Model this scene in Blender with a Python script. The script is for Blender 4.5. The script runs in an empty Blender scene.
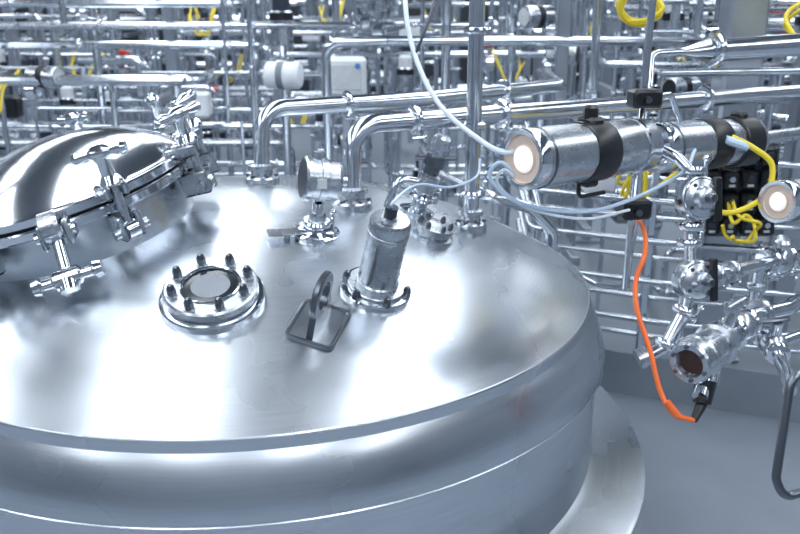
import bpy, math, random
from mathutils import Vector, Matrix, Quaternion
V=Vector
# ------------------------------------------------------------------ materials
def mat(name, col, metal=0.0, rough=0.5, emis=None, estr=0.0, aniso=0.0, trans=0.0, var=0.0, vscale=8.0, bump=0.0, coat=0.0):
    m=bpy.data.materials.new(name); m.use_nodes=True
    nt=m.node_tree; N=nt.nodes; Lk=nt.links
    p=N['Principled BSDF']
    p.inputs['Base Color'].default_value=(*col,1)
    p.inputs['Metallic'].default_value=metal
    p.inputs['Roughness'].default_value=rough
    if trans: p.inputs['Transmission Weight'].default_value=trans
    if coat: p.inputs['Coat Weight'].default_value=coat
    if emis:
        p.inputs['Emission Color'].default_value=(*emis,1)
        p.inputs['Emission Strength'].default_value=estr
    if var:
        tc=N.new('ShaderNodeTexCoord'); nz=N.new('ShaderNodeTexNoise')
        nz.inputs['Scale'].default_value=vscale; nz.inputs['Detail'].default_value=5
        Lk.new(tc.outputs['Object'],nz.inputs['Vector'])
        mr=N.new('ShaderNodeMapRange')
        mr.inputs['To Min'].default_value=max(0.02,rough-var); mr.inputs['To Max'].default_value=rough+var
        Lk.new(nz.outputs['Fac'],mr.inputs['Value']); Lk.new(mr.outputs['Result'],p.inputs['Roughness'])
        cr=N.new('ShaderNodeMix'); cr.data_type='RGBA'
        cr.inputs[6].default_value=(*[x*0.8 for x in col],1); cr.inputs[7].default_value=(*[min(1,x*1.12) for x in col],1)
        Lk.new(nz.outputs['Fac'],cr.inputs[0]); Lk.new(cr.outputs[2],p.inputs['Base Color'])
        if bump:
            bp=N.new('ShaderNodeBump'); bp.inputs['Strength'].default_value=bump; bp.inputs['Distance'].default_value=0.01
            Lk.new(nz.outputs['Fac'],bp.inputs['Height']); Lk.new(bp.outputs['Normal'],p.inputs['Normal'])
    return m

def brushed(name, col, rough, aniso):
    m=bpy.data.materials.new(name); m.use_nodes=True
    nt=m.node_tree; N=nt.nodes; Lk=nt.links
    p=N['Principled BSDF']; p.inputs['Metallic'].default_value=1
    tc=N.new('ShaderNodeTexCoord'); sp=N.new('ShaderNodeSeparateXYZ')
    Lk.new(tc.outputs['Object'],sp.inputs[0])
    def mth(op,a,b=None,v=None):
        n=N.new('ShaderNodeMath'); n.operation=op
        Lk.new(a,n.inputs[0])
        if b is not None: Lk.new(b,n.inputs[1])
        if v is not None: n.inputs[1].default_value=v
        return n.outputs[0]
    x2=mth('MULTIPLY',sp.outputs[0],sp.outputs[0]); y2=mth('MULTIPLY',sp.outputs[1],sp.outputs[1])
    r=mth('SQRT',mth('ADD',x2,y2)); rr=mth('SUBTRACT',r,mth('MULTIPLY',sp.outputs[2],v=0.7))
    cb=N.new('ShaderNodeCombineXYZ')
    Lk.new(mth('MULTIPLY',rr,v=190.0),cb.inputs[0])
    Lk.new(mth('MULTIPLY',mth('DIVIDE',sp.outputs[0],mth('ADD',r,v=.02)),v=7.0),cb.inputs[1])
    Lk.new(mth('MULTIPLY',mth('DIVIDE',sp.outputs[1],mth('ADD',r,v=.02)),v=7.0),cb.inputs[2])
    n1=N.new('ShaderNodeTexNoise'); n1.inputs['Scale'].default_value=1.0; n1.inputs['Detail'].default_value=3; n1.inputs['Roughness'].default_value=0.5
    Lk.new(cb.outputs[0],n1.inputs['Vector'])
    n2=N.new('ShaderNodeTexNoise'); n2.inputs['Scale'].default_value=2.2; n2.inputs['Detail'].default_value=3
    Lk.new(tc.outputs['Object'],n2.inputs['Vector'])
    mx=N.new('ShaderNodeMix'); mx.inputs[0].default_value=0.6
    Lk.new(n1.outputs['Fac'],mx.inputs[2]); Lk.new(n2.outputs['Fac'],mx.inputs[3])
    mr=N.new('ShaderNodeMapRange'); mr.inputs['From Min'].default_value=0.3; mr.inputs['From Max'].default_value=0.7
    mr.inputs['To Min'].default_value=rough-0.05; mr.inputs['To Max'].default_value=rough+0.05
    Lk.new(n2.outputs['Fac'],mr.inputs['Value']); Lk.new(mr.outputs[0],p.inputs['Roughness'])
    m2=N.new('ShaderNodeMapRange'); m2.inputs['From Min'].default_value=0.3; m2.inputs['From Max'].default_value=0.7
    Lk.new(mx.outputs[0],m2.inputs['Value'])
    cm=N.new('ShaderNodeMix'); cm.data_type='RGBA'
    cm.inputs[6].default_value=(*[v*0.88 for v in col],1); cm.inputs[7].default_value=(*[min(1,v*1.09) for v in col],1)
    Lk.new(m2.outputs[0],cm.inputs[0]); Lk.new(cm.outputs[2],p.inputs['Base Color'])
    tg=N.new('ShaderNodeTangent'); tg.direction_type='RADIAL'; tg.axis='Z'
    Lk.new(tg.outputs[0],p.inputs['Tangent']); p.inputs['Anisotropic'].default_value=aniso
    return m

M={}
M['dome']=brushed('brushed_stainless',(0.60,0.645,0.70),0.27,0.40)
M['steel']=mat('pipe_stainless',(0.66,0.705,0.765),1,0.17,var=0.05,vscale=30)
M['pol']=mat('polished_stainless',(0.75,0.79,0.84),1,0.11,var=0.03,vscale=12)
M['satin']=mat('satin_stainless',(0.54,0.58,0.63),1,0.27,var=0.06,vscale=25)
M['dark']=mat('dark_steel',(0.17,0.19,0.22),1,0.3,var=0.08,vscale=15)
M['black']=mat('black_plastic',(0.010,0.012,0.016),0,0.35,var=0.05,vscale=20)
M['navy']=mat('navy_plastic',(0.025,0.035,0.06),0,0.4,var=0.05,vscale=20)
M['blue']=mat('blue_plastic',(0.08,0.25,0.60),0,0.4,var=0.05,vscale=20)
M['yellow']=mat('yellow_cable_sheath',(0.88,0.70,0.04),0,0.4,var=0.05,vscale=20)
M['orange']=mat('orange_cable_sheath',(0.95,0.17,0.03),0,0.4,var=0.05,vscale=20)
M['red']=mat('red_plastic',(0.75,0.04,0.02),0,0.4,var=0.05,vscale=20)
M['white']=mat('white_hose_plastic',(0.74,0.82,0.90),0,0.35,var=0.05,vscale=20)
M['hoseblue']=mat('pale_blue_hose',(0.54,0.69,0.87),0,0.3,var=0.05,vscale=20)
M['wbox']=mat('white_enamel',(0.78,0.82,0.86),0,0.4,var=0.05,vscale=9)
M['grey']=mat('grey_paint',(0.20,0.23,0.27),0,0.5,var=0.08,vscale=9)
M['column']=mat('column_stainless',(0.44,0.48,0.54),0.85,0.35,var=0.1,vscale=10)
M['lamp']=mat('indicator_lens',(0.60,0.50,0.44),0,0.3,emis=(1.0,0.78,0.62),estr=0.10)
M['lampc']=mat('indicator_core',(0.9,0.88,0.85),0,0.2,emis=(1.0,0.94,0.86),estr=0.5)
M['glass']=mat('dark_sight_glass',(0.02,0.026,0.035),0,0.12,var=0.02,vscale=30)
M['redglass']=mat('amber_sight_glass',(0.05,0.020,0.014),0,0.10,var=0.02,vscale=40)
M['label']=mat('label_white',(0.6,0.63,0.66),0,0.5,var=0.1,vscale=40)

# ------------------------------------------------------------------ builder
def frame(pos, axis=(0,0,1), spin=0.0, up=None):
    z=V(axis).normalized()
    if up is None: up = V((0,0,1)) if abs(z.z)<0.95 else V((0,1,0))
    x=V(up).cross(z).normalized(); y=z.cross(x)
    m=Matrix((x,y,z)).transposed().to_4x4()
    m=Matrix.Translation(V(pos))@m@Matrix.Rotation(spin,4,'Z')
    return m
class B:
    def __init__(s,name): s.name=name; s.v=[]; s.f=[]; s.fm=[]; s.mats=[]
    def mi(s,k):
        if k not in s.mats: s.mats.append(k)
        return s.mats.index(k)
    def add(s,vs,fs,k):
        o=len(s.v); s.v+= [V(p) for p in vs]; i=s.mi(k)
        for f in fs: s.f.append([o+j for j in f]); s.fm.append(i)
    def rev(s,prof,Mx,k,seg=20,cap=True,rot=0.0):
        vs=[];fs=[];rings=[]
        for (r,z) in prof:
            if r<1e-6: rings.append([len(vs)]); vs.append(Mx@V((0,0,z)))
            else:
                rings.append(list(range(len(vs),len(vs)+seg)))
                for i in range(seg):
                    a=2*math.pi*i/seg+rot; vs.append(Mx@V((r*math.cos(a),r*math.sin(a),z)))
        for a,b in zip(rings,rings[1:]):
            if len(a)==1 and len(b)==1: continue
            for i in range(seg):
                j=(i+1)%seg
                if len(a)==1: fs.append([a[0],b[j],b[i]])
                elif len(b)==1: fs.append([a[i],a[j],b[0]])
                else: fs.append([a[i],a[j],b[j],b[i]])
        if cap:
            if len(rings[0])>1: fs.append(rings[0][::-1])
            if len(rings[-1])>1: fs.append(rings[-1])
        s.add(vs,fs,k)
    def cyl(s,p0,p1,r,k,seg=16,r2=None,ch=0.0):
        p0=V(p0);p1=V(p1);h=(p1-p0).length; r2=r if r2 is None else r2
        if ch: pr=[(r-ch,0),(r,ch),(r2,h-ch),(r2-ch,h)]
        else: pr=[(r,0),(r2,h)]
        s.rev(pr,frame(p0,p1-p0),k,seg)
    def ring(s,Mx,ro,ri,h,k,seg=32,ch=0.0):
        c=ch
        pr=[(ri,0),(ro-c,0),(ro,c),(ro,h-c),(ro-c,h),(ri,h),(ri,0)]
        s.rev(pr,Mx,k,seg,cap=False)
    def torus(s,Mx,R,r,k,seg=32,s2=10):
        pr=[(R+r*math.cos(2*math.pi*i/s2),r*math.sin(2*math.pi*i/s2)) for i in range(s2+1)]
        s.rev(pr,Mx,k,seg,cap=False)
    def sph(s,p,r,k,seg=14,axis=(0,0,1),sq=1.0):
        n=8; s.rev([(max(0,r*math.sin(math.pi*i/n)) if 0<i<n else 0,-r*sq*math.cos(math.pi*i/n)) for i in range(n+1)],frame(p,axis),k,seg)
    def box(s,Mx,sx,sy,sz,k,ch=0.0):
        c=min(ch,sx/2.2,sy/2.2,sz/2.2); x,y,z=sx/2,sy/2,sz/2
        if c<=0:
            vs=[Mx@V((a*x,b*y,d*z)) for a in(-1,1) for b in(-1,1) for d in(-1,1)]
            s.add(vs,[[0,1,3,2],[4,6,7,5],[0,4,5,1],[2,3,7,6],[0,2,6,4],[1,5,7,3]],k); return
        def oct(xx,yy,zz): return [(xx,-yy+c,zz),(xx,yy-c,zz),(xx-c,yy,zz),(-xx+c,yy,zz),(-xx,yy-c,zz),(-xx,-yy+c,zz),(-xx+c,-yy,zz),(xx-c,-yy,zz)]
        L=[oct(x-c,y-c,-z),oct(x,y,-z+c),oct(x,y,z-c),oct(x-c,y-c,z)]
        vs=[Mx@V(p) for l in L for p in l]; fs=[]
        for a in range(3):
            for i in range(8):
                j=(i+1)%8; fs.append([a*8+i,a*8+j,a*8+8+j,a*8+8+i])
        fs.append([7,6,5,4,3,2,1,0]); fs.append([24+i for i in range(8)])
        s.add(vs,fs,k)
    def sweep(s,pts,r,k,seg=10,closed=False):
        pts=[V(p) for p in pts]; n=len(pts)
        if n<2: return
        tan=[]
        for i in range(n):
            a=pts[max(0,i-1)]; b=pts[min(n-1,i+1)]
            t=(b-a); tan.append(t.normalized() if t.length>1e-9 else V((0,0,1)))
        t=tan[0]; u=V((0,0,1)).cross(t)
        if u.length<0.1: u=V((1,0,0)).cross(t)
        u.normalize(); vs=[];fs=[]
        for i in range(n):
            if i>0:
                q=tan[i-1].rotation_difference(tan[i]); u=q@u; u=(u-tan[i]*u.dot(tan[i])).normalized()
            w=tan[i].cross(u)
            rr=r[i] if isinstance(r,(list,tuple)) else r
            for j in range(seg):
                a=2*math.pi*j/seg; vs.append(pts[i]+u*(rr*math.cos(a))+w*(rr*math.sin(a)))
        for i in range(n-1):
            for j in range(seg):
                q=(j+1)%seg; fs.append([i*seg+j,i*seg+q,(i+1)*seg+q,(i+1)*seg+j])
        fs.append(list(range(seg))[::-1]); fs.append([(n-1)*seg+j for j in range(seg)])
        s.add(vs,fs,k)
    def pipe(s,pts,r,k='steel',bend=None,seg=12,nb=5):
        pts=[V(p) for p in pts]; bend=bend or r*3
        out=[pts[0]]
        for a,p,c in zip(pts,pts[1:],pts[2:]):
            d1=(p-a);d2=(c-p);l1=d1.length;l2=d2.length;d1.normalize();d2.normalize()
            cs=max(-1,min(1,d1.dot(d2))); ang=math.acos(cs)
            if ang<0.03: out.append(p); continue
            tl=min(bend*math.tan(ang/2),l1*0.48,l2*0.48)
            A=p-d1*tl
            for i in range(nb+1):
                q=i/nb
                R=tl/math.tan(ang/2)
                nrm=(d2-d1*cs).normalized(); O=A+nrm*R
                th=ang*q
                out.append(O-nrm*(R*math.cos(th))+d1*(R*math.sin(th)))
        out.append(pts[-1]); s.sweep(out,r,k,seg)
    def cable(s,pts,r,k,seg=8,sub=7):
        P=[V(p) for p in pts]; P=[P[0]*2-P[1]]+P+[P[-1]*2-P[-2]]; out=[]
        for i in range(1,len(P)-2):
            a,b,c,d=P[i-1:i+3]
            for j in range(sub):
                t=j/sub
                out.append(0.5*((2*b)+(c-a)*t+(2*a-5*b+4*c-d)*t*t+(3*b-a-3*c+d)*t**3))
        out.append(P[-2]); s.sweep(out,r,k,seg)
    def clamp(s,p,axis,r,k='pol',wing=True,seg=18):
        ax=V(axis).normalized(); p=V(p); Mx=frame(p-ax*0.011,ax)
        s.rev([(r,0),(r*1.45,0.003),(r*1.6,0.008),(r*1.6,0.014),(r*1.45,0.019),(r,0.022)],Mx,k,seg)
        if wing:
            sd=ax.cross(V((0.3,-1,0.2))).normalized()
            q=p+sd*(r*1.6); s.cyl(q-ax*0.012+sd*0.004,q+ax*0.024+sd*0.004,0.005,k,8); s.sph(q+ax*0.028+sd*0.004,0.008,k,8)
    def hexn(s,p,axis,r,h,k='pol',dome=True):
        Mx=frame(p,axis); s.rev([(r,0),(r,h)],Mx,k,6)
        if dome: s.rev([(r*.85,h),(r*.8,h*1.35),(r*.5,h*1.8),(0,h*1.95)],Mx,k,10,cap=False)
    def build(s,parent=None,origin=(0,0,0),ang=32):
        me=bpy.data.meshes.new(s.name); o=V(origin)
        me.from_pydata([tuple(p-o) for p in s.v],[],s.f)
        for k in s.mats: me.materials.append(M[k])
        me.polygons.foreach_set('material_index',s.fm)
        me.polygons.foreach_set('use_smooth',[True]*len(s.f))
        me.update()
        try: me.set_sharp_from_angle(angle=math.radians(ang))
        except Exception: pass
        ob=bpy.data.objects.new(s.name,me); bpy.context.collection.objects.link(ob); ob.location=o
        if parent: ob.parent=parent; ob.matrix_parent_inverse=parent.matrix_world.inverted()
        return ob

# ------------------------------------------------------------------ room shell
def slab(name,mn,mx,k):
    b=B(name); c=(V(mn)+V(mx))/2; d=V(mx)-V(mn); b.box(Matrix.Translation(c),d.x,d.y,d.z,k); return b.build()
M['floor']=mat('sealed_concrete',(0.25,0.29,0.345),0,0.42,var=0.12,vscale=5,bump=0.05)
M['wall']=mat('painted_wall_panel',(0.22,0.25,0.29),0,0.6,var=0.05,vscale=2)
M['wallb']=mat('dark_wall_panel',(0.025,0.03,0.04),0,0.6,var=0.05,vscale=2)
M['ceil']=mat('ceiling_paint',(0.20,0.225,0.26),0,0.7,var=0.05,vscale=2)
M['led']=mat('led_panel',(1,1,1),0,0.4,emis=(0.90,0.95,1.0),estr=6.5)
X0,X1,Y0,Y1,ZC=-7,7,-5,13,4.6
slab('floor',(X0,Y0,-.1),(X1,Y1,0),'floor')
slab('ceiling',(X0,Y0,ZC),(X1,Y1,ZC+.1),'ceil')
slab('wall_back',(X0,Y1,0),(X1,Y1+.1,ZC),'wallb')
slab('wall_front',(X0,Y0-.1,0),(X1,Y0,ZC),'wall')
slab('wall_left',(X0-.1,Y0,0),(X0,Y1,ZC),'wall')
slab('wall_right',(X1,Y0,0),(X1+.1,Y1,ZC),'wall')
for iy in range(6):
    for ix in range(4):
        x=-4.9+ix*3.2; y=-3.5+iy*2.9
        b=B('ceiling_light'); b.box(Matrix.Translation((x,y,ZC-.05)),1.26,2.44,.10,'grey',.01)
        b.box(Matrix.Translation((x,y,ZC-.108)),1.18,2.36,.02,'led'); b.build()

# ------------------------------------------------------------------ tank
TC=V((-.416,2.342,0)); RHO=1.85; CZ=-.779
def dz(r): return CZ+math.sqrt(RHO*RHO-r*r)
def on_dome(x,y):
    r=math.hypot(x-TC.x,y-TC.y); p=V((x,y,dz(r))); n=(p-V((TC.x,TC.y,CZ))).normalized(); return p,n
tank=bpy.data.objects.new('stainless_steel_tank',None); bpy.context.collection.objects.link(tank); tank.location=TC
bpy.context.view_layer.update()
b=B('domed_head'); MT=Matrix.Translation(TC)
pr=[(0,1.071)]+[(r,dz(r)) for r in [.945*i/40 for i in range(1,41)]]
b.rev(pr,MT,'dome',192,cap=False)
z0=dz(.945)
b.rev([(.9445,z0+.0003),(.9465,z0+.0012),(.9485,z0-.0005),(.950,z0-.005)],MT,'dome',192,cap=False)
kn=[]
for i in range(15):
    a=math.radians(50+32*i/14); rho=.238
    kn.append((1.0-rho*(1-math.sin(a)),.654+rho*(math.cos(a)-math.cos(math.radians(82)))*1.15))
kn[0]=(.950,z0-.004)
b.rev(kn,MT,'dome',192,cap=False)
b.build(tank,TC)
b=B('cylindrical_shell')
b.rev([(.998,.656),(1.000,.654),(1.000,.650),(.997,.647)],MT,'dome',192,cap=False)
b.rev([(.998,.649),(.982,.645),(.978,.640),(.978,.345)],MT,'dome',192,cap=False)
b.rev([(.978,.36),(1.0,.352),(1.12,.330),(1.13,.326),(1.13,.312),(1.05,.310),(1.05,0.0)],MT,'dome',192,cap=False)
b.build(tank,TC)

# manway
p,n=on_dome(-.83,2.165); n=(n+V((-.03,.0,0))).normalized(); Mm=frame(p,n)
b=B('manway_hatch')
RL=.318; ZN=.100
b.rev([(.285,-.06),(.285,ZN)],Mm,'dome',64,cap=False)
b.ring(Mm@Matrix.Translation((0,0,ZN-.022)),RL+.012,.25,.024,'pol',72,.004)
b.ring(Mm@Matrix.Translation((0,0,ZN+.002)),RL-.01,.25,.006,'black',72)
b.ring(Mm@Matrix.Translation((0,0,ZN+.008)),RL+.012,.24,.024,'pol',72,.004)
rl=RL-.012; hd=.108; rs=(rl*rl+hd*hd)/(2*hd); zt=ZN+.032
M['lid']=mat('manway_lid_stainless',(0.72,0.76,0.81),1,0.13,var=0.02,vscale=6)
pr=[(rl,zt-.01),(rl,zt)]+[(rl*(1-i/24),zt+math.sqrt(rs*rs-(rl*(1-i/24))**2)-(rs-hd)) for i in range(25)]
pr[-1]=(0,zt+hd)
b.rev(pr,Mm,'lid',72,cap=False)
def angm(a,r,z): return Mm@V((r*math.cos(a),r*math.sin(a),z))
def locang(deg):
    d=V((math.cos(math.radians(deg)),math.sin(math.radians(deg)),0)); l=Mm.to_3x3().inverted()@d; return math.atan2(l.y,l.x)
for dg in (-112,-50,-5,24,55,100,150,-150):
    a=locang(dg); out=(angm(a,1,0)-angm(a,0,0)).normalized(); tg=n.cross(out)
    Q=Matrix((out,tg,n)).transposed().to_4x4()
    for sgn in(-1,1):
        b.box(Matrix.Translation(angm(a,RL+.022,.045)+tg*sgn*.022)@Q,.075,.013,.060,'satin',.005)
        b.box(Matrix.Translation(angm(a,RL+.012,ZN+.030)+tg*sgn*.022)@Q,.080,.014,.030,'satin',.005)
    b.cyl(angm(a,RL+.038,.035)-tg*.042,angm(a,RL+.038,.035)+tg*.042,.013,'satin',14)
    b.cyl(angm(a,RL+.038,.035)-tg*.014,angm(a,RL+.038,.035)+tg*.014,.024,'pol',16)
    b.cyl(angm(a,RL+.038,.03),angm(a,RL+.034,.215),.011,'satin',12)
    b.rev([(.026,0),(.028,.006),(.022,.018),(.017,.024),(.016,.055),(.019,.07)],frame(angm(a,RL+.035,ZN+.045),n),'pol',18)
    c=angm(a,RL+.034,.220)
    d=(tg*.8+out*.6).normalized()
    b.rev([(0,-.064),(.012,-.062),(.016,-.052),(.014,-.042),(.010,-.026),(.019,-.014),(.020,0),(.019,.014),(.010,.026),(.014,.042),(.016,.052),(.012,.062),(0,.064)],frame(c,d),'pol',16)
# folded clamp
a=locang(-76); out=(angm(a,1,0)-angm(a,0,0)).normalized(); tg=n.cross(out)
c0=angm(a,RL+.03,.085); c1=angm(a,RL+.10,.0)
for sgn in(-1,1): b.box(frame(angm(a,RL+.02,.085)+tg*sgn*.028,tg),.07,.06,.014,'satin',.005)
b.cyl(c0-tg*.045,c0+tg*.045,.014,'pol',14); b.cyl(c0,c1,.014,'pol',12)
b.rev([(.036,-.022),(.036,.010),(.030,.018)],frame(c0+n*.018,tg),'satin',20)
b.rev([(0,-.078),(.017,-.076),(.021,-.060),(.013,-.054),(.013,-.034),(.024,-.027),(.024,.027),(.013,.034),(.013,.054),(.021,.060),(.017,.076),(0,.078)],frame(c1,tg),'pol',18)
b.rev([(.024,0),(.022,.035),(.012,.038)],frame(c1,-n+out),'pol',16)
b.build()

# sight glass
p,n=on_dome(-.405,1.727); Mm=frame(p-n*.004,n)
b=B('tank_sight_glass')
b.rev([(.113,0),(.113,.014),(.110,.018),(.100,.020)],Mm,'pol',64)
b.ring(Mm@Matrix.Translation((0,0,.020)),.101,.060,.024,'satin',64,.004)
b.torus(Mm@Matrix.Translation((0,0,.044)),.062,.004,'pol',48,8)
b.rev([(.061,.041),(.030,.0425),(0,.043)],Mm,'glass',48,cap=False)
M['mesh']=mat('sight_glass_mesh',(0.27,0.30,0.34),0.0,0.5,var=0.3,vscale=260,bump=.5)
b.rev([(.042,.0425),(0,.0440)],Mm,'mesh',32,cap=False)
for i in range(8):
    a=2*math.pi*(i+.5)/8; q=Mm@V((.082*math.cos(a),.082*math.sin(a),.044))
    b.rev([(.014,0),(.014,.003)],frame(q,n),'satin',14); b.hexn(q+n*.003,n,.0105,.012,'dark')
b.build()

# lifting lug
p,n=on_dome(-.172,1.672); b=B('lifting_lug')
dirp=V((.24,1,0)); dirp=(dirp-n*dirp.dot(n)).normalized(); side=n.cross(dirp)
Q=Matrix((side,dirp,n)).transposed().to_4x4(); Q=Matrix.Translation(p)@Q
hw,hh=.050,.060
cor=[(hw,-hh),(hw,hh),(-hw,hh),(-hw,-hh)]
pts=[Q@V((0,-hh,.003))]+[Q@V((x,y,.003)) for x,y in cor]+[Q@V((0,-hh,.003))]
b.pipe(pts,.0055,'dark',bend=.014,seg=8)
b.box(Q@Matrix.Translation((0,0,.002)),hw*2,hh*2,.006,'dome',.002)
# tapered eye plate (foot wider than the eye) with round eye
t_=.007
foot=[(-.056,.003),(.056,.003),(.044,.055),(-.044,.055)]
vs=[Q@V((sx,y,z)) for sx in(-t_,t_) for y,z in foot]
b.add(vs,[[0,1,2,3],[7,6,5,4],[0,4,5,1],[1,5,6,2],[2,6,7,3],[3,7,4,0]],'dark')
rm=frame(p+n*.084,side); b.ring(rm@Matrix.Translation((0,0,-.007)),.053,.031,.014,'dark',40,.003)
b.build()

# level sensor canister
p,n=on_dome(-.056,1.81); Mm=frame(p-n*.003,n); b=B('level_sensor')
b.rev([(.080,0),(.080,.012),(.077,.016),(.052,.018)],Mm,'pol',48)
b.ring(Mm@Matrix.Translation((0,0,.016)),.066,.04,.010,'satin',48,.002)
b.rev([(.048,.02),(.048,.035),(.045,.038),(.045,.155),(.0465,.157),(.0465,.166),(.045,.168),(.045,.190),(.040,.198),(.015,.200),(0,.200)],Mm,'satin',40)
b.rev([(.0455,.1665),(.0455,.1685)],Mm,'dark',40)
for i in range(6):
    a=2*math.pi*(i+.3)/6; q=Mm@V((.070*math.cos(a),.070*math.sin(a),.014)); b.hexn(q,n,.010,.012,'dark')
q=Mm@V((-.005,0,.196)); b.cyl(q,q+n*.032,.014,'navy',12); b.cyl(q,q+n*.010,.018,'satin',12)
b.cable([q+n*.025,q+n*.045,q+V((.06,.07,.06)),q+V((.14,.18,.03)),q+V((.21,.30,.03)),V((.215,2.262,1.17))],.003,'hoseblue')
b.build()

# pressure transmitter
p,n=on_dome(-.207,2.02); Mm=frame(p-n*.003,n); b=B('pressure_transmitter')
b.rev([(.058,0),(.058,.010),(.048,.014),(.040,.022),(.030,.024)],Mm,'pol',32)
b.clamp(p+n*.03,n,.022); b.cyl(p+n*.02,p+n*.085,.014,'pol',14)
b.rev([(.02,.04),(.022,.05),(.018,.062)],Mm,'satin',8)
gc=p+n*.142+V((0,.01,0)); ga=V((-.90,-.30,.14)).normalized()
b.rev([(.030,-.048),(.044,-.045),(.050,-.036),(.050,-.012),(.054,-.010),(.054,.006),(.050,.008),(.050,.026),(.055,.028),(.055,.040),(.050,.044)],frame(gc,ga),'satin',36)
b.rev([(.046,.0445),(0,.045)],frame(gc,ga),'dark',32,cap=False)
b.box(frame(gc+V((.005,-.050,.0)),(0,-1,0)),.030,.024,.006,'label',.001)
b.cyl(gc-ga*.03,gc-ga*.065,.012,'satin',12); b.cyl(gc+V((0,0,.045)),gc+V((0,0,.068)),.014,'satin',12)
for i in range(6):
    a=2*math.pi*i/6; b.hexn(Mm@V((.045*math.cos(a),.045*math.sin(a),.010)),n,.006,.008,'satin',False)
q,_=on_dome(-.275,1.985); b.box(frame(q+n*.014,n,.35),.095,.034,.004,'satin',.001); b.cyl(q-n*.003,q+n*.013,.008,'satin',8)
b.build()

# small capped nozzle + angled sample valve
p,n=on_dome(.083,2.135); Mm=frame(p-n*.003,n); b=B('capped_nozzle')
b.rev([(.056,0),(.056,.010),(.046,.014),(.046,.026),(.052,.028),(.052,.036),(.03,.04),(0,.042)],Mm,'satin',36)
for i in range(6):
    a=2*math.pi*i/6; b.hexn(Mm@V((.040*math.cos(a),.040*math.sin(a),.036)),n,.007,.009,'dark')
b.build()
p,n=on_dome(.045,2.30); b=B('sampling_valve')
b.rev([(.050,-.003),(.050,.010),(.040,.014),(.024,.02)],frame(p,n),'pol',28)
ax=V((.34,-.10,1)).normalized()
b.cyl(p,p+ax*.08,.022,'satin'); b.clamp(p+ax*.05,ax,.024)
b.rev([(.024,.06),(.032,.07),(.032,.115),(.022,.12)],frame(p,ax),'satin',20)
b.rev([(.022,.12),(.022,.14),(.030,.145),(.030,.170),(.018,.175)],frame(p,ax),'dark',20)
b.rev([(.018,.175),(.018,.195),(.027,.198),(.027,.225),(.018,.232)],frame(p,ax),'satin',20)
b.pipe([p+ax*.09,p+ax*.09+V((-.08,-.03,.02)),p+ax*.06+V((-.10,-.04,-.03))],.011,'pol')
b.cyl(p+ax*.165-V((.055,0,0)),p+ax*.165+V((.055,0,0)),.007,'dark',8)
b.build()

# ------------------------------------------------------------------ feed pipes on tank
def nozzle(b,x,y,r):
    p,n=on_dome(x,y); p=V((x,y,p.z))
    b.rev([(r*2.1,-.02),(r*2.1,.012),(r*1.9,.017),(r*1.3,.019),(r*1.3,.034),(r*1.7,.038),(r*1.7,.05),(r,.054)],frame(p,(0,0,1)),'satin',28)
    for i in range(6):
        a=i*math.pi/3; b.hexn(p+V((r*1.75*math.cos(a),r*1.75*math.sin(a),.014)),(0,0,1),.006,.008,'dark',False)
    return p
b=B('product_feed_pipe')
p=nozzle(b,-.406,2.46,.024)
b.pipe([p,(-.402,2.475,1.275),(.10,2.72,1.275),(.58,3.12,1.275),(.60,3.62,1.275),(.60,3.62,0.0)],.0245,'steel',bend=.075,seg=18,nb=8)
b.clamp((-.16,2.593,1.275),(.502,.245,0),.025); b.clamp((.35,2.93,1.275),(.48,.4,0),.025); b.build()
b=B('product_feed_pipe')
p=nozzle(b,-.13,2.24,.026)
b.pipe([p,(-.130,2.25,1.262),(.55,2.60,1.262),(1.42,3.04,1.262),(2.2,3.42,1.262),(2.2,3.42,.187)],.0265,'steel',bend=.08,seg=18,nb=8)
for t in(.25,.62): b.clamp(V((-.13,2.25,1.262)).lerp(V((.55,2.6,1.262)),t),(.68,.35,0),.027)
b.clamp((1.0,2.828,1.262),(.87,.44,0),.027); b.build()
b=B('riser_pipe')
p=nozzle(b,.2,2.32,.021)
b.pipe([p,(.205,2.34,2.3),(.205,3.9,2.3),(.205,3.9,0)],.0215,'steel',bend=.07,seg=16)
b.clamp((.201,2.33,1.06),(0,0,1),.022); b.clamp((.203,2.335,1.50),(0,0,1),.022)
b.box(Matrix.Translation((.203,2.33,1.25)),.06,.05,.02,'pol',.004)
b.build()

# ------------------------------------------------------------------ actuators right
def actuator(name,a,e,r,tail=True):
    a=V(a);e=V(e);ax=(e-a).normalized();L=(e-a).length; b=B(name); Mx=frame(a,ax)
    b.rev([(0,-.004),(r*.36,-.004),(r*.44,0.0)],Mx,'lampc',24,cap=False)
    b.rev([(r*.44,0.0),(r*.50,.005),(r*.74,.003),(r*.78,.0)],Mx,'lamp',36,cap=False)
    b.rev([(r*.78,.002),(r*.81,-.006),(r*.96,-.006),(r*1.0,0),(r*1.0,.02)],Mx,'pol',40,cap=False)
    b.rev([(r*1.0,.02),(r*1.0,L*.42)],Mx,'satin',40,cap=False)
    b.ring(frame(a+ax*L*.08,ax),r*1.02,r*.9,.006,'dark',40)
    b.rev([(r*1.03,L*.42),(r*1.05,L*.43),(r*1.05,L*.60),(r*1.03,L*.61)],Mx,'black',40)
    b.rev([(r*.97,L*.60),(r*.97,L*.97),(r*.9,L)],Mx,'satin',40)
    b.ring(frame(a+ax*L*.86,ax),r*1.0,r*.9,.008,'pol',40)
    return b,ax,L
b,ax,L=actuator('valve_actuator',(.258,1.763,1.264),(.575,2.00,1.254),.065)
m=V((.258,1.763,1.264))+ax*L*.51
b.box(frame(m+V((0,0,0)),ax),.05,.155,.04,'black',.006)
b.box(frame(m+V((.0,0,.078)),(0,0,1)),.03,.03,.05,'black',.006)
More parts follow.
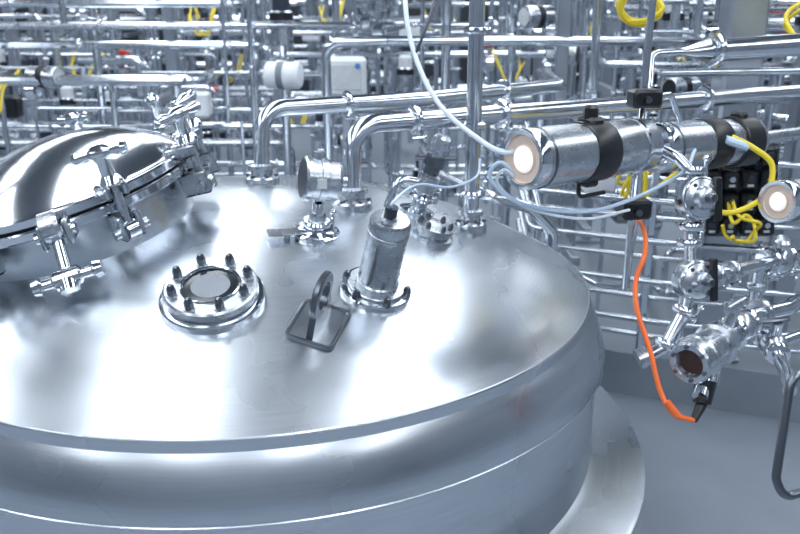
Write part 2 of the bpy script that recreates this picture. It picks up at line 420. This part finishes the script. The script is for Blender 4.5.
b.pipe([m+V((-.02,-.02,-.07)),m+V((-.02,-.02,-.10)),m+V((.05,.03,-.10))],.005,'black')
e=V((.575,2.00,1.254)); b.cyl(e,e+ax*.05,.03,'pol',18); b.clamp(e+ax*.05,ax,.03)
b.cyl(e+ax*.05,(.66,2.13,1.217),.024,'satin',16)
b.build()
b,ax,L=actuator('valve_actuator',(.645,2.136,1.222),(.97,2.345,1.207),.064)
m=V((.645,2.136,1.222))+ax*L*.75
b.rev([(.066,0),(.069,.004),(.069,.07),(.06,.078)],frame(m,ax),'black',36)
b.box(frame(m+ax*.03,ax),.04,.16,.03,'black',.005)
b.cyl(m+ax*.09,(1.25,2.55,1.2),.02,'satin',12)
b.pipe([(1.25,2.55,1.2),(1.35,2.65,1.2),(1.45,3.05,1.2)],.02,'satin')
b.build()
b,ax,L=actuator('valve_actuator',(.956,2.097,1.092),(1.30,2.32,1.07),.055)
e=V((1.30,2.32,1.07)); b.pipe([e,e+ax*.1,(1.5,2.7,1.05),(1.5,3.05,1.05)],.02,'satin'); b.build()

# support rod w/ clamp blocks
b=B('instrument_stand')
b.pipe([(.598,2.10,1.75),(.590,2.09,1.36),(.548,1.95,1.11),(.536,1.90,.93)],.009,'steel',bend=.03)
b.pipe([(.598,2.10,1.75),(1.1,2.5,1.75),(1.28,3.3,1.75),(1.28,3.3,1.3)],.012,'steel',bend=.04)
b.box(frame((.580,2.04,1.358),(0.2,-1,0)),.075,.042,.045,'black',.006)
b.box(frame((.552,1.945,1.112),(0.2,-1,0)),.072,.045,.045,'black',.006)
b.cyl((.552,1.92,1.112),(.552,1.90,1.112),.008,'dark',10); b.cyl((.58,2.02,1.358),(.58,2.0,1.358),.008,'dark',10)
b.pipe([(.59,2.04,1.358),(.66,2.10,1.36),(.70,2.13,1.29)],.008,'steel')
b.build()
# thick reducer pipe top right
b=B('transfer_pipe')
b.pipe([(1.95,2.95,1.465),(1.216,2.46,1.462),(.83,2.36,1.447)],.031,'steel',bend=.1,seg=20)
q=V((.83,2.36,1.447)); d=V((-.386,-.10,-.015)).normalized()
b.rev([(.031,0),(.031,.005),(.012,.07),(.012,.09)],frame(q,d),'steel',20)
b.clamp(q-d*.02,d,.032)
b.pipe([q+d*.08,q+d*.17,(.63,2.19,1.36),(.60,2.06,1.36)],.012,'steel',bend=.05,seg=12,nb=7)
b.pipe([(1.95,2.95,1.465),(2.3,3.2,1.465),(2.3,3.2,.187)],.031,'steel',bend=.1,seg=20)
b.build()

# support frame w/ valve manifold
b=B('equipment_support_frame')
b.box(Matrix.Translation((1.24,3.20,1.39)),.14,.13,2.4,'column',.012)
b.box(Matrix.Translation((1.24,3.20,.2)),.22,.20,.02,'column',.004)
b.box(Matrix.Translation((1.56,3.30,1.39)),.09,.09,2.4,'column',.01)
b.box(Matrix.Translation((1.40,3.24,1.62)),.4,.05,.06,'column',.01)
b.build()
b=B('valve_manifold'); c=V((1.20,2.95,.93)); R=Matrix.Translation(c)@Matrix.Rotation(math.radians(-14),4,'Z')@Matrix.Rotation(math.radians(-4),4,'Y')
b.box(R@Matrix.Translation((0,.06,0)),.26,.08,.36,'dark',.01)
for i in range(4):
    for j in range(4):
        b.box(R@Matrix.Translation((-.09+.06*j,-.02,.125-.082*i)),.053,.09,.068,'black',.008)
        b.cyl(R@V((-.09+.06*j,-.065,.135-.082*i)),R@V((-.09+.06*j,-.085,.135-.082*i)),.010,'navy' if (i+j)%2 else 'satin',8)
        b.box(R@Matrix.Translation((-.09+.06*j,-.067,.110-.082*i)),.02,.004,.008,'label')
b.box(R@Matrix.Translation((0,.14,0)),.08,.14,.08,'dark',.006)
b.build()

# ------------------------------------------------------------------ butterfly valve stack
def bvalve(b,p,axis,side,r=.030):
    ax=V(axis).normalized(); sd=V(side).normalized(); p=V(p)
    b.rev([(r*.8,-.026),(r*1.35,-.022),(r*1.5,-.014),(r*1.5,.014),(r*1.35,.022),(r*.8,.026)],frame(p,ax),'satin',24)
    b.clamp(p-ax*.034,ax,r*.95); b.clamp(p+ax*.034,ax,r*.95)
    b.cyl(p,p+sd*(r*2.0),r*.55,'pol',16); b.rev([(r*.9,0),(r*.9,.012),(r*.6,.018)],frame(p+sd*r*1.9,sd),'satin',16)
def valve_head(b,c,ax,r):
    c=V(c); ax=V(ax).normalized(); Mx=frame(c,ax)
    b.rev([(r*.3,-.040),(r*.7,-.035),(r*.95,-.022),(r,-.008),(r,.006)],Mx,'satin',28)
    b.rev([(r,.007),(r,.016),(r*.9,.020),(r*.55,.026),(r*.45,.040),(r*.30,.044)],Mx,'satin',28)
    b.torus(Mx@Matrix.Translation((0,0,.018)),r*.88,.003,'pol',28,6)
    for i in range(4):
        a=i*math.pi/2+.6; b.hexn(Mx@V((r*.72*math.cos(a),r*.72*math.sin(a),.020)),ax,.005,.005,'dark',False)
    b.rev([(r*.22,.044),(r*.22,.062),(r*.15,.066)],Mx,'dark',12)
b=B('butterfly_valve_assembly')
S=[V(q) for q in [(.624,1.955,1.262),(.640,1.945,1.235),(.672,1.915,1.20),(.668,1.885,1.067),(.666,1.850,.978),(.652,1.823,.899),(.612,1.799,.827)]]
b.pipe([(.60,2.05,1.25),S[1],S[2],S[3],S[4]],.013,'steel',bend=.03)
b.clamp((.672,1.911,1.21),(0,.2,1),.016)
valve_head(b,(.680,1.895,1.15),(.12,-.5,.12),.050)
b.box(frame((.722,1.885,1.15),(.12,-.5,.1)),.020,.10,.012,'black',.003)
b.clamp(S[3]+V((0,0,.02)),(0,0.1,1),.018); b.clamp(S[3]-V((0,0,.02)),(0,0.1,1),.018)
valve_head(b,(.672,1.840,.97),(.16,-.5,.12),.047)
b.box(frame((.714,1.83,.975),(.16,-.5,.1)),.018,.10,.012,'black',.003)
b.pipe([S[4],S[5],S[6],(.56,1.79,.80)],.017,'steel',bend=.04)
b.clamp(S[5],S[5]-S[6],.019); b.clamp(S[6],S[5]-S[6],.019)
b.cyl((.572,1.792,.806),(.545,1.788,.795),.024,'satin',16)
b.pipe([(.68,1.855,.965),(.889,2.0,.955),(1.164,2.195,.945),(1.5,2.6,.94),(1.5,3.1,.94)],.016,'steel',bend=.05)
for t in(.3,.55): b.clamp(V((.68,1.855,.965)).lerp(V((.889,2.0,.955)),t),(.2,.14,0),.018,'satin')
bvalve(b,(.95,2.044,.953),(.28,.2,0),(0,-.3,1),.026)
b.pipe([(.889,2.0,.955),(.885,1.995,.84)],.014,'steel'); b.clamp((.887,1.997,.90),(0,0,1),.016,'satin')
b.build()

# sight glass fitting lower right
b=B('inline_sight_glass')
a=V((.614,1.649,.850)); e=V((.775,1.815,.860)); ax=(e-a).normalized()
Mx=frame(a,ax)
b.rev([(.026,.012),(.029,0),(.032,-.006),(.043,-.006),(.047,0),(.047,.03),(.050,.034),(.050,.048),(.044,.052),(.042,.11),(.05,.115),(.05,.135),(.03,.14),(.024,.19),(.024,.24)],Mx,'satin',36,cap=False)
b.rev([(.028,.008),(0,.009)],Mx,'redglass',32,cap=False)
for i in range(6):
    t=i*math.pi/3+.3; b.hexn(Mx@V((.037*math.cos(t),.037*math.sin(t),-.004)),-ax,.005,.005,'dark',False)
bvalve(b,a+ax*.24,ax,(-.3,.2,1),.026)
b.pipe([a+ax*.2,a+ax*.33,(.95,1.95,.86),(1.3,2.3,.86),(1.55,3.1,.86)],.02,'steel',bend=.06)
b.clamp(a+ax*.36,ax,.022,'satin')
b.cyl(a+ax*.12,a+ax*.10+V((.0,-.02,-.075)),.020,'satin',16)
b.cyl((.664,1.68,.800),(.640,1.640,.775),.017,'pol',14)
b.cyl((.660,1.670,.800),(.650,1.650,.755),.024,'black',16,r2=.020); b.cyl((.650,1.650,.755),(.625,1.618,.732),.013,'black',12,r2=.008)
b.cyl(a+ax*.13,a+ax*.13+V((.03,0,.085)),.012,'satin',12); b.cyl(a+ax*.13+V((.0,-.03,.09)),a+ax*.13+V((.06,.03,.09)),.010,'satin',12)
b.build()
b=B('hand_valve')
c=V((.885,1.86,.80)); b.pipe([(.885,1.995,.86),(.885,1.95,.80),c,(.85,1.70,.80),(.82,1.62,.80)],.015,'steel',bend=.03)
b.sph(c,.034,'satin'); b.clamp(c+V((0,.05,0)),(0,1,0),.018); b.clamp(c-V((0.01,.05,0)),(0.2,1,0),.018)
b.cyl(c,c+V((0,-.01,.06)),.012,'pol'); b.box(frame(c+V((-.03,-.01,.065)),(0,0,1),.3),.13,.018,.008,'dark',.003)
b.pipe([c,c+V((.3,.2,0)),(1.5,2.3,.8),(1.6,3.1,.8)],.014,'steel',bend=.05)
b.build()
# curved handle tube at right edge
b=B('guard_rail')
b.pipe([(1.35,1.75,.985),(.80,1.40,.968),(.690,1.366,.952),(.664,1.313,.78),(.678,1.303,.748),(.80,1.34,.76),(1.35,1.7,.80)],.008,'dark',bend=.03)
b.cyl((1.35,1.75,0),(1.35,1.75,1.0),.02,'steel'); b.cyl((1.35,1.75,0),(1.35,1.75,.012),.06,'steel'); b.cyl((1.35,1.70,.80),(1.35,1.76,.80),.009,'dark')
b.build()

# ------------------------------------------------------------------ cables & hoses
b=B('orange_cable')
b.cable([(.60,2.2,1.05),(.575,1.95,1.07),(.548,1.817,1.045),(.522,1.779,.992),(.519,1.740,.936),(.541,1.694,.861),(.557,1.650,.787),(.580,1.617,.748),(.625,1.618,.732)],.0055,'orange'); b.cyl((.565,1.625,.772),(.59,1.612,.742),.008,'orange',10); b.build()
b=B('pneumatic_hose')
b.cable([(.02,2.3,1.75),(.012,2.096,1.58),(.034,2.005,1.46),(.089,1.919,1.357),(.174,1.845,1.291),(.225,1.80,1.272),(.262,1.80,1.285)],.0058,'white')
b.cable([(.10,2.3,1.75),(.085,2.12,1.60),(.06,2.03,1.52),(.034,2.005,1.46)],.0035,'navy'); b.build()
b=B('pneumatic_hose')
b.cable([(.262,1.80,1.20),(.215,1.775,1.255),(.193,1.790,1.219),(.26,1.793,1.163),(.398,1.826,1.135),(.528,1.902,1.144),(.66,1.96,1.195),(.74,2.12,1.22)],.0045,'hoseblue')
b.cable([(.262,1.80,1.20),(.222,1.775,1.24),(.21,1.79,1.205),(.28,1.80,1.150),(.41,1.83,1.118),(.528,1.902,1.12)],.0035,'white')
b.build()
b=B('yellow_cable')
b.cable([(.86,2.20,1.24),(.911,2.184,1.215),(.963,2.174,1.171),(.945,2.150,1.097),(.867,2.136,1.056),(.808,2.138,1.061),(.76,2.2,1.08)],.0075,'yellow')
b.cyl((.84,2.19,1.235),(.90,2.19,1.215),.012,'hoseblue',10); b.build()
def tangle(name,c,size,n,r=.006,k='yellow',seed=1,tail=None):
    rg=random.Random(seed); b=B(name); c=V(c); ph=rg.uniform(0,6.28)
    for i in range(n):
        pts=[]; R=rg.uniform(.6,1.0); nn=6
        for j in range(nn):
            a=ph+i*.5+j*1.05
            pts.append(c+V((size[0]*R*math.cos(a)+rg.uniform(-.1,.1)*size[0],size[1]*rg.uniform(-1,1),size[2]*R*math.sin(a)+rg.uniform(-.1,.1)*size[2])))
        if tail: pts.append(V(tail)+V((rg.uniform(-.03,.03),0,rg.uniform(-.03,.03))))
        b.cable(pts,r,k)
    b.build()
tangle('yellow_cable_bundle',(.66,2.45,1.56),(.07,.04,.06),4,.006,'yellow',3,(.75,2.5,1.75))
tangle('yellow_cable_bundle',(.66,2.35,1.09),(.035,.04,.11),4,.005,'yellow',5,(.9,2.7,1.1))
tangle('yellow_cable_bundle',(1.15,2.75,.84),(.07,.05,.06),2,.006,'yellow',9,(1.2,3.05,.9))
tangle('yellow_cable_bundle',(1.34,2.9,1.50),(.08,.05,.07),2,.007,'yellow',14,(1.4,3.1,1.8))

# ------------------------------------------------------------------ process piping racks
def act_up(b,p,rg,s=1.0):
    p=V(p); t=rg.random()
    b.rev([(.03*s,-.03*s),(.045*s,-.02*s),(.045*s,.02*s),(.03*s,.03*s)],frame(p,(1,0,0)),'pol',14)
    b.cyl(p,p+V((0,0,.09*s)),.016*s,'pol',10)
    z=.08*s
    if t<.45:
        b.rev([(.04*s,z),(.046*s,z+.006),(.046*s,z+.13*s),(.04*s,z+.137*s)],frame(p,(0,0,1)),'satin',16)
        b.rev([(.048*s,z+.10*s),(.048*s,z+.13*s)],frame(p,(0,0,1)),'black',16)
        b.rev([(.036*s,z+.137*s),(.036*s,z+.19*s),(.02*s,z+.20*s)],frame(p,(0,0,1)),'wbox' if rg.random()<.4 else 'navy',14)
    elif t<.75:
        d=V((rg.choice([-1,1]),rg.uniform(-.6,-.2),0)).normalized()
        q=p+V((0,0,.06*s))
        b.rev([(.045*s,0),(.05*s,.005),(.05*s,.14*s),(.045*s,.15*s)],frame(q,d),'satin',16)
        b.rev([(.052*s,.06*s),(.052*s,.09*s)],frame(q,d),'black',16)
        b.rev([(.040*s,.151*s),(0,.153*s)],frame(q,d),'label' if rg.random()<.5 else 'black',14,cap=False)
    else:
        k=rg.choice(['red','navy','navy','blue'])
        b.torus(frame(p+V((0,0,z+.03)),(0,0,1)),.045*s,.008*s,k,16,6)
        b.cyl(p+V((0,0,z)),p+V((0,0,z+.045*s)),.02*s,k,10)
        b.box(frame(p+V((0,0,z+.03)),(0,0,1),rg.random()),.09*s,.012*s,.01*s,k)
def rack(name,x0,x1,y,seed,nh,nv,nval,depth=.3,zmax=2.1,zmin=.15,rs=(.008,.012,.016,.02,.026),base=0.0,yel=4,boxes=3,tilt=0.0):
    rg=random.Random(seed); b=B(name)
    Y=lambda x,yy: yy+(x-x0)*tilt
    n=max(2,int((x1-x0)/1.6)+1)
    for i in range(n):
        x=x0+(x1-x0)*i/(n-1)
        b.box(Matrix.Translation((x,Y(x,y+depth+.06),base+1.2)),.06,.06,2.4,'column',.006)
        b.box(Matrix.Translation((x,Y(x,y+depth+.06),base+.01)),.16,.16,.02,'column')
        for z in(.5,1.1,1.7): b.box(Matrix.Translation((x,Y(x,y+depth/2),z)),.04,depth*1.4,.04,'column',.004)
    for i in range(nh):
        z=zmin+(zmax-zmin)*(i+rg.random())/nh; r=rg.choice(rs); L=rg.uniform(.8,2.6)
        xa=rg.uniform(x0,max(x0+.05,x1-L*.6)); xb=min(x1,xa+L); yy=y+rg.uniform(0,depth)
        pts=[V((xa,Y(xa,yy),z)),V((xb,Y(xb,yy),z))]
        for end in(0,1):
            e=rg.random(); q=pts[0] if end==0 else pts[-1]
            if e<.4: w=V((q.x,q.y,max(.05,z-rg.uniform(.15,.7))))
            elif e<.65: w=V((q.x,q.y,z+rg.uniform(.12,.6)))
            elif e<.85: w=V((q.x,q.y+rg.uniform(.15,.4),z))
            else: w=None
            if w is not None:
                if end==0: pts.insert(0,w)
                else: pts.append(w)
        b.pipe(pts,r,'steel' if rg.random()<.7 else 'satin',bend=r*3,seg=10,nb=4)
        for _ in range(rg.randint(1,3)):
            xx=rg.uniform(xa,xb); b.clamp((xx,Y(xx,yy),z),(1,tilt,0),r,wing=False,seg=12)
    for i in range(nv):
        x=x0+(x1-x0)*rg.random(); yy=y+rg.uniform(0,depth); r=rg.choice(rs)
        za=base if rg.random()<.6 else rg.uniform(base,.9); zb=rg.uniform(1.0,2.4)
        pts=[V((x,Y(x,yy),za)),V((x,Y(x,yy),zb))]
        if rg.random()<.6: pts.append(V((x+rg.choice([-1,1])*rg.uniform(.15,.5),Y(x,yy),zb)))
        b.pipe(pts,r,'steel',bend=r*3,seg=10,nb=4)
        for _ in range(2): b.clamp((x,Y(x,yy),rg.uniform(za+.1,zb-.1)),(0,0,1),r,wing=False,seg=12)
    for i in range(nval):
        x=rg.uniform(x0,x1); act_up(b,(x,Y(x,y+rg.uniform(-.05,depth)),rg.uniform(zmin+.1,zmax-.2)),rg,rg.uniform(.8,1.2))
    for i in range(boxes):
        x=rg.uniform(x0,x1); z=rg.uniform(.4,1.5)
        b.box(Matrix.Translation((x,Y(x,y+.02),z)),rg.uniform(.08,.15),.1,rg.uniform(.08,.16),rg.choice(['wbox','wbox','black','navy','grey']),.012)
    for i in range(yel):
        x=rg.uniform(x0,x1); z=rg.uniform(.8,1.4); sx=rg.choice([-1,1])*.5; pts=[(x,Y(x,y+.1),z+.16),(x+.03*sx,Y(x,y-.02),z+.06),(x+.10*sx,Y(x,y-.06),z-.03),(x+.22*sx,Y(x,y-.05),z-.04),(x+.30*sx,Y(x,y),z+.03),(x+.34*sx,Y(x,y+.1),z+.10)]
        for q in range(2): b.cable([V(t)+V((rg.uniform(-.02,.02),0,rg.uniform(-.03,.03))) for t in pts],.006,'yellow',6,5)
    return b.build()
rack('process_pipe_rack',-3.2,.9,4.0,11,20,20,24,.35,1.75,.2,yel=1,boxes=4)
rack('process_pipe_rack',-4.2,2.6,5.2,12,30,30,40,.4,1.9,.2,yel=5,boxes=10)
rack('process_pipe_rack',-5.2,3.4,6.6,13,32,30,40,.4,2.0,.2,rs=(.014,.02,.026,.034),yel=6,boxes=12)
rack('process_pipe_rack',-6.2,5.0,8.3,14,34,30,30,.5,2.1,.2,rs=(.02,.03,.04,.05),yel=5,boxes=10)
rack('process_pipe_rack',-6.5,6.5,10.5,15,34,30,14,.5,2.2,.2,rs=(.03,.04,.05,.06),yel=0,boxes=10)
rack('process_pipe_rack',.75,2.8,3.55,21,26,14,14,.45,1.6,.3,rs=(.008,.010,.012,.016,.02),base=.19,yel=2,boxes=2,tilt=-.12)
rack('process_pipe_rack',1.1,3.4,4.4,22,26,16,16,.4,1.7,.3,rs=(.012,.016,.02,.026),base=.187,yel=2,boxes=4)
b=B('parallel_tubing')
for i,(z,dy,r) in enumerate([(1.02,0,.012),(.93,.06,.010),(.86,-.02,.012),(.78,.05,.010),(.70,0,.012),(.62,.06,.010),(.54,.0,.012),(.46,.05,.010),(.38,0,.012),(.30,.05,.010)]):
    b.pipe([(.52,3.62+dy,z+.1),(.52,3.28+dy,z),(1.0,3.06+dy,z),(2.4,2.72+dy,z-.02),(2.6,3.4+dy,z-.02)],r,'steel',bend=.05)
for x in(.95,1.55,2.2):
    yy=3.15-(x-.8)*.24; b.box(Matrix.Translation((x,yy,.63)),.03,.03,.89,'steel',.004)
b.build()
b=B('tubing_loop')
b.pipe([(.50,3.3,.95),(.515,2.90,.79),(.54,2.859,.69),(.652,2.645,.678),(.685,2.453,.735),(.641,2.243,.98),(.641,2.243,1.22)],.010,'steel',bend=.04)
b.build()
b=B('transfer_pipe')
b.pipe([(.15,3.05,.96),(.27,2.731,.965),(.44,2.80,.90),(.535,2.86,.80),(.545,2.95,.20),(.545,3.3,.2)],.019,'steel',bend=.07,seg=14,nb=7); b.pipe([(.15,3.05,.96),(.1,3.7,.96),(.1,3.7,0)],.019,'steel')
b.build()
b=B('overhead_pipe_run')
b.pipe([(-.05,3.512,1.41),(1.25,3.615,1.40),(1.6,3.7,1.4),(1.6,3.75,.187)],.020,'steel',seg=14)
b.pipe([(-.05,3.512,1.41),(-.3,3.53,1.40),(-.3,3.6,0)],.020,'steel',seg=14)
b.pipe([(.60,2.725,1.75),(.603,2.68,1.19),(.603,3.2,1.19),(.7,3.45,1.19)],.013,'steel')
b.pipe([(.60,2.725,1.75),(1.28,3.28,1.75)],.013,'steel')
b.pipe([(.9,3.0,1.33),(2.2,3.2,1.33),(2.2,3.45,1.33)],.014,'steel')
b.build()
b=B('junction_box'); c=V((-.247,3.9,1.235)); b.box(Matrix.Translation(c),.19,.12,.17,'wbox',.015); b.box(Matrix.Translation(c+V((0,-.062,.0))),.15,.006,.11,'label',.002)
for i in range(3): b.cyl(c+V((-.05+.05*i,0,-.085)),c+V((-.05+.05*i,0,-.115)),.012,'black',10)
b.cyl(c+V((.06,-.065,.05)),c+V((.06,-.075,.05)),.012,'blue',10); b.box(Matrix.Translation((-.247,3.95,.6)),.04,.04,1.2,'column',.004); b.build()
b=B('pump_motor'); c=V((-.52,3.9,1.24)); b.rev([(.05,0),(.06,.01),(.06,.15),(.05,.16)],frame(c+V((-.08,0,0)),(1,-.2,0)),'wbox',24); b.rev([(.062,.06),(.062,.09)],frame(c+V((-.08,0,0)),(1,-.2,0)),'grey',24)
b.cyl(c,c+V((0,0,-.12)),.025,'pol'); b.cyl(c+V((0,0,-.12)),(c.x,c.y,0),.02,'steel'); b.build()
# plinth
b=B('equipment_plinth')
M['plinth']=mat('plinth_concrete',(0.27,0.31,0.36),0,0.45,var=0.1,vscale=5)
pts=[(.65,3.40),(.887,3.22),(2.6,2.55),(6.8,2.55),(6.8,5.0),(.65,5.0)]
vs=[V((x,y,0)) for x,y in pts]+[V((x,y,.187)) for x,y in pts]
n_=len(pts); b.add(vs,[[i,(i+1)%n_,n_+(i+1)%n_,n_+i] for i in range(n_)]+[list(range(n_,2*n_)),list(range(n_))[::-1]],'plinth'); b.build()
b=B('storage_vessel'); Mt=Matrix.Translation((-4.0,4.1,0))
b.rev([(.62,0),(.62,.70),(.60,.74),(.5,.80),(.3,.86),(0,.89)],Mt,'dome',64); b.build()

# ------------------------------------------------------------------ camera / world
cam=bpy.data.cameras.new('camera'); co=bpy.data.objects.new('camera',cam); bpy.context.collection.objects.link(co)
co.location=(0,0,1.6); co.rotation_euler=(math.radians(72),0,0); cam.lens=38.25; cam.sensor_width=36; cam.clip_start=.02
cam.dof.use_dof=True; cam.dof.focus_distance=1.95; cam.dof.aperture_fstop=4.0
bpy.context.scene.camera=co
w=bpy.data.worlds.new('world'); w.use_nodes=True; bpy.context.scene.world=w
w.node_tree.nodes['Background'].inputs[0].default_value=(.6,.75,1,1); w.node_tree.nodes['Background'].inputs[1].default_value=.3
vs_=bpy.context.scene.view_settings
vs_.view_transform='Standard'; vs_.exposure=0.0
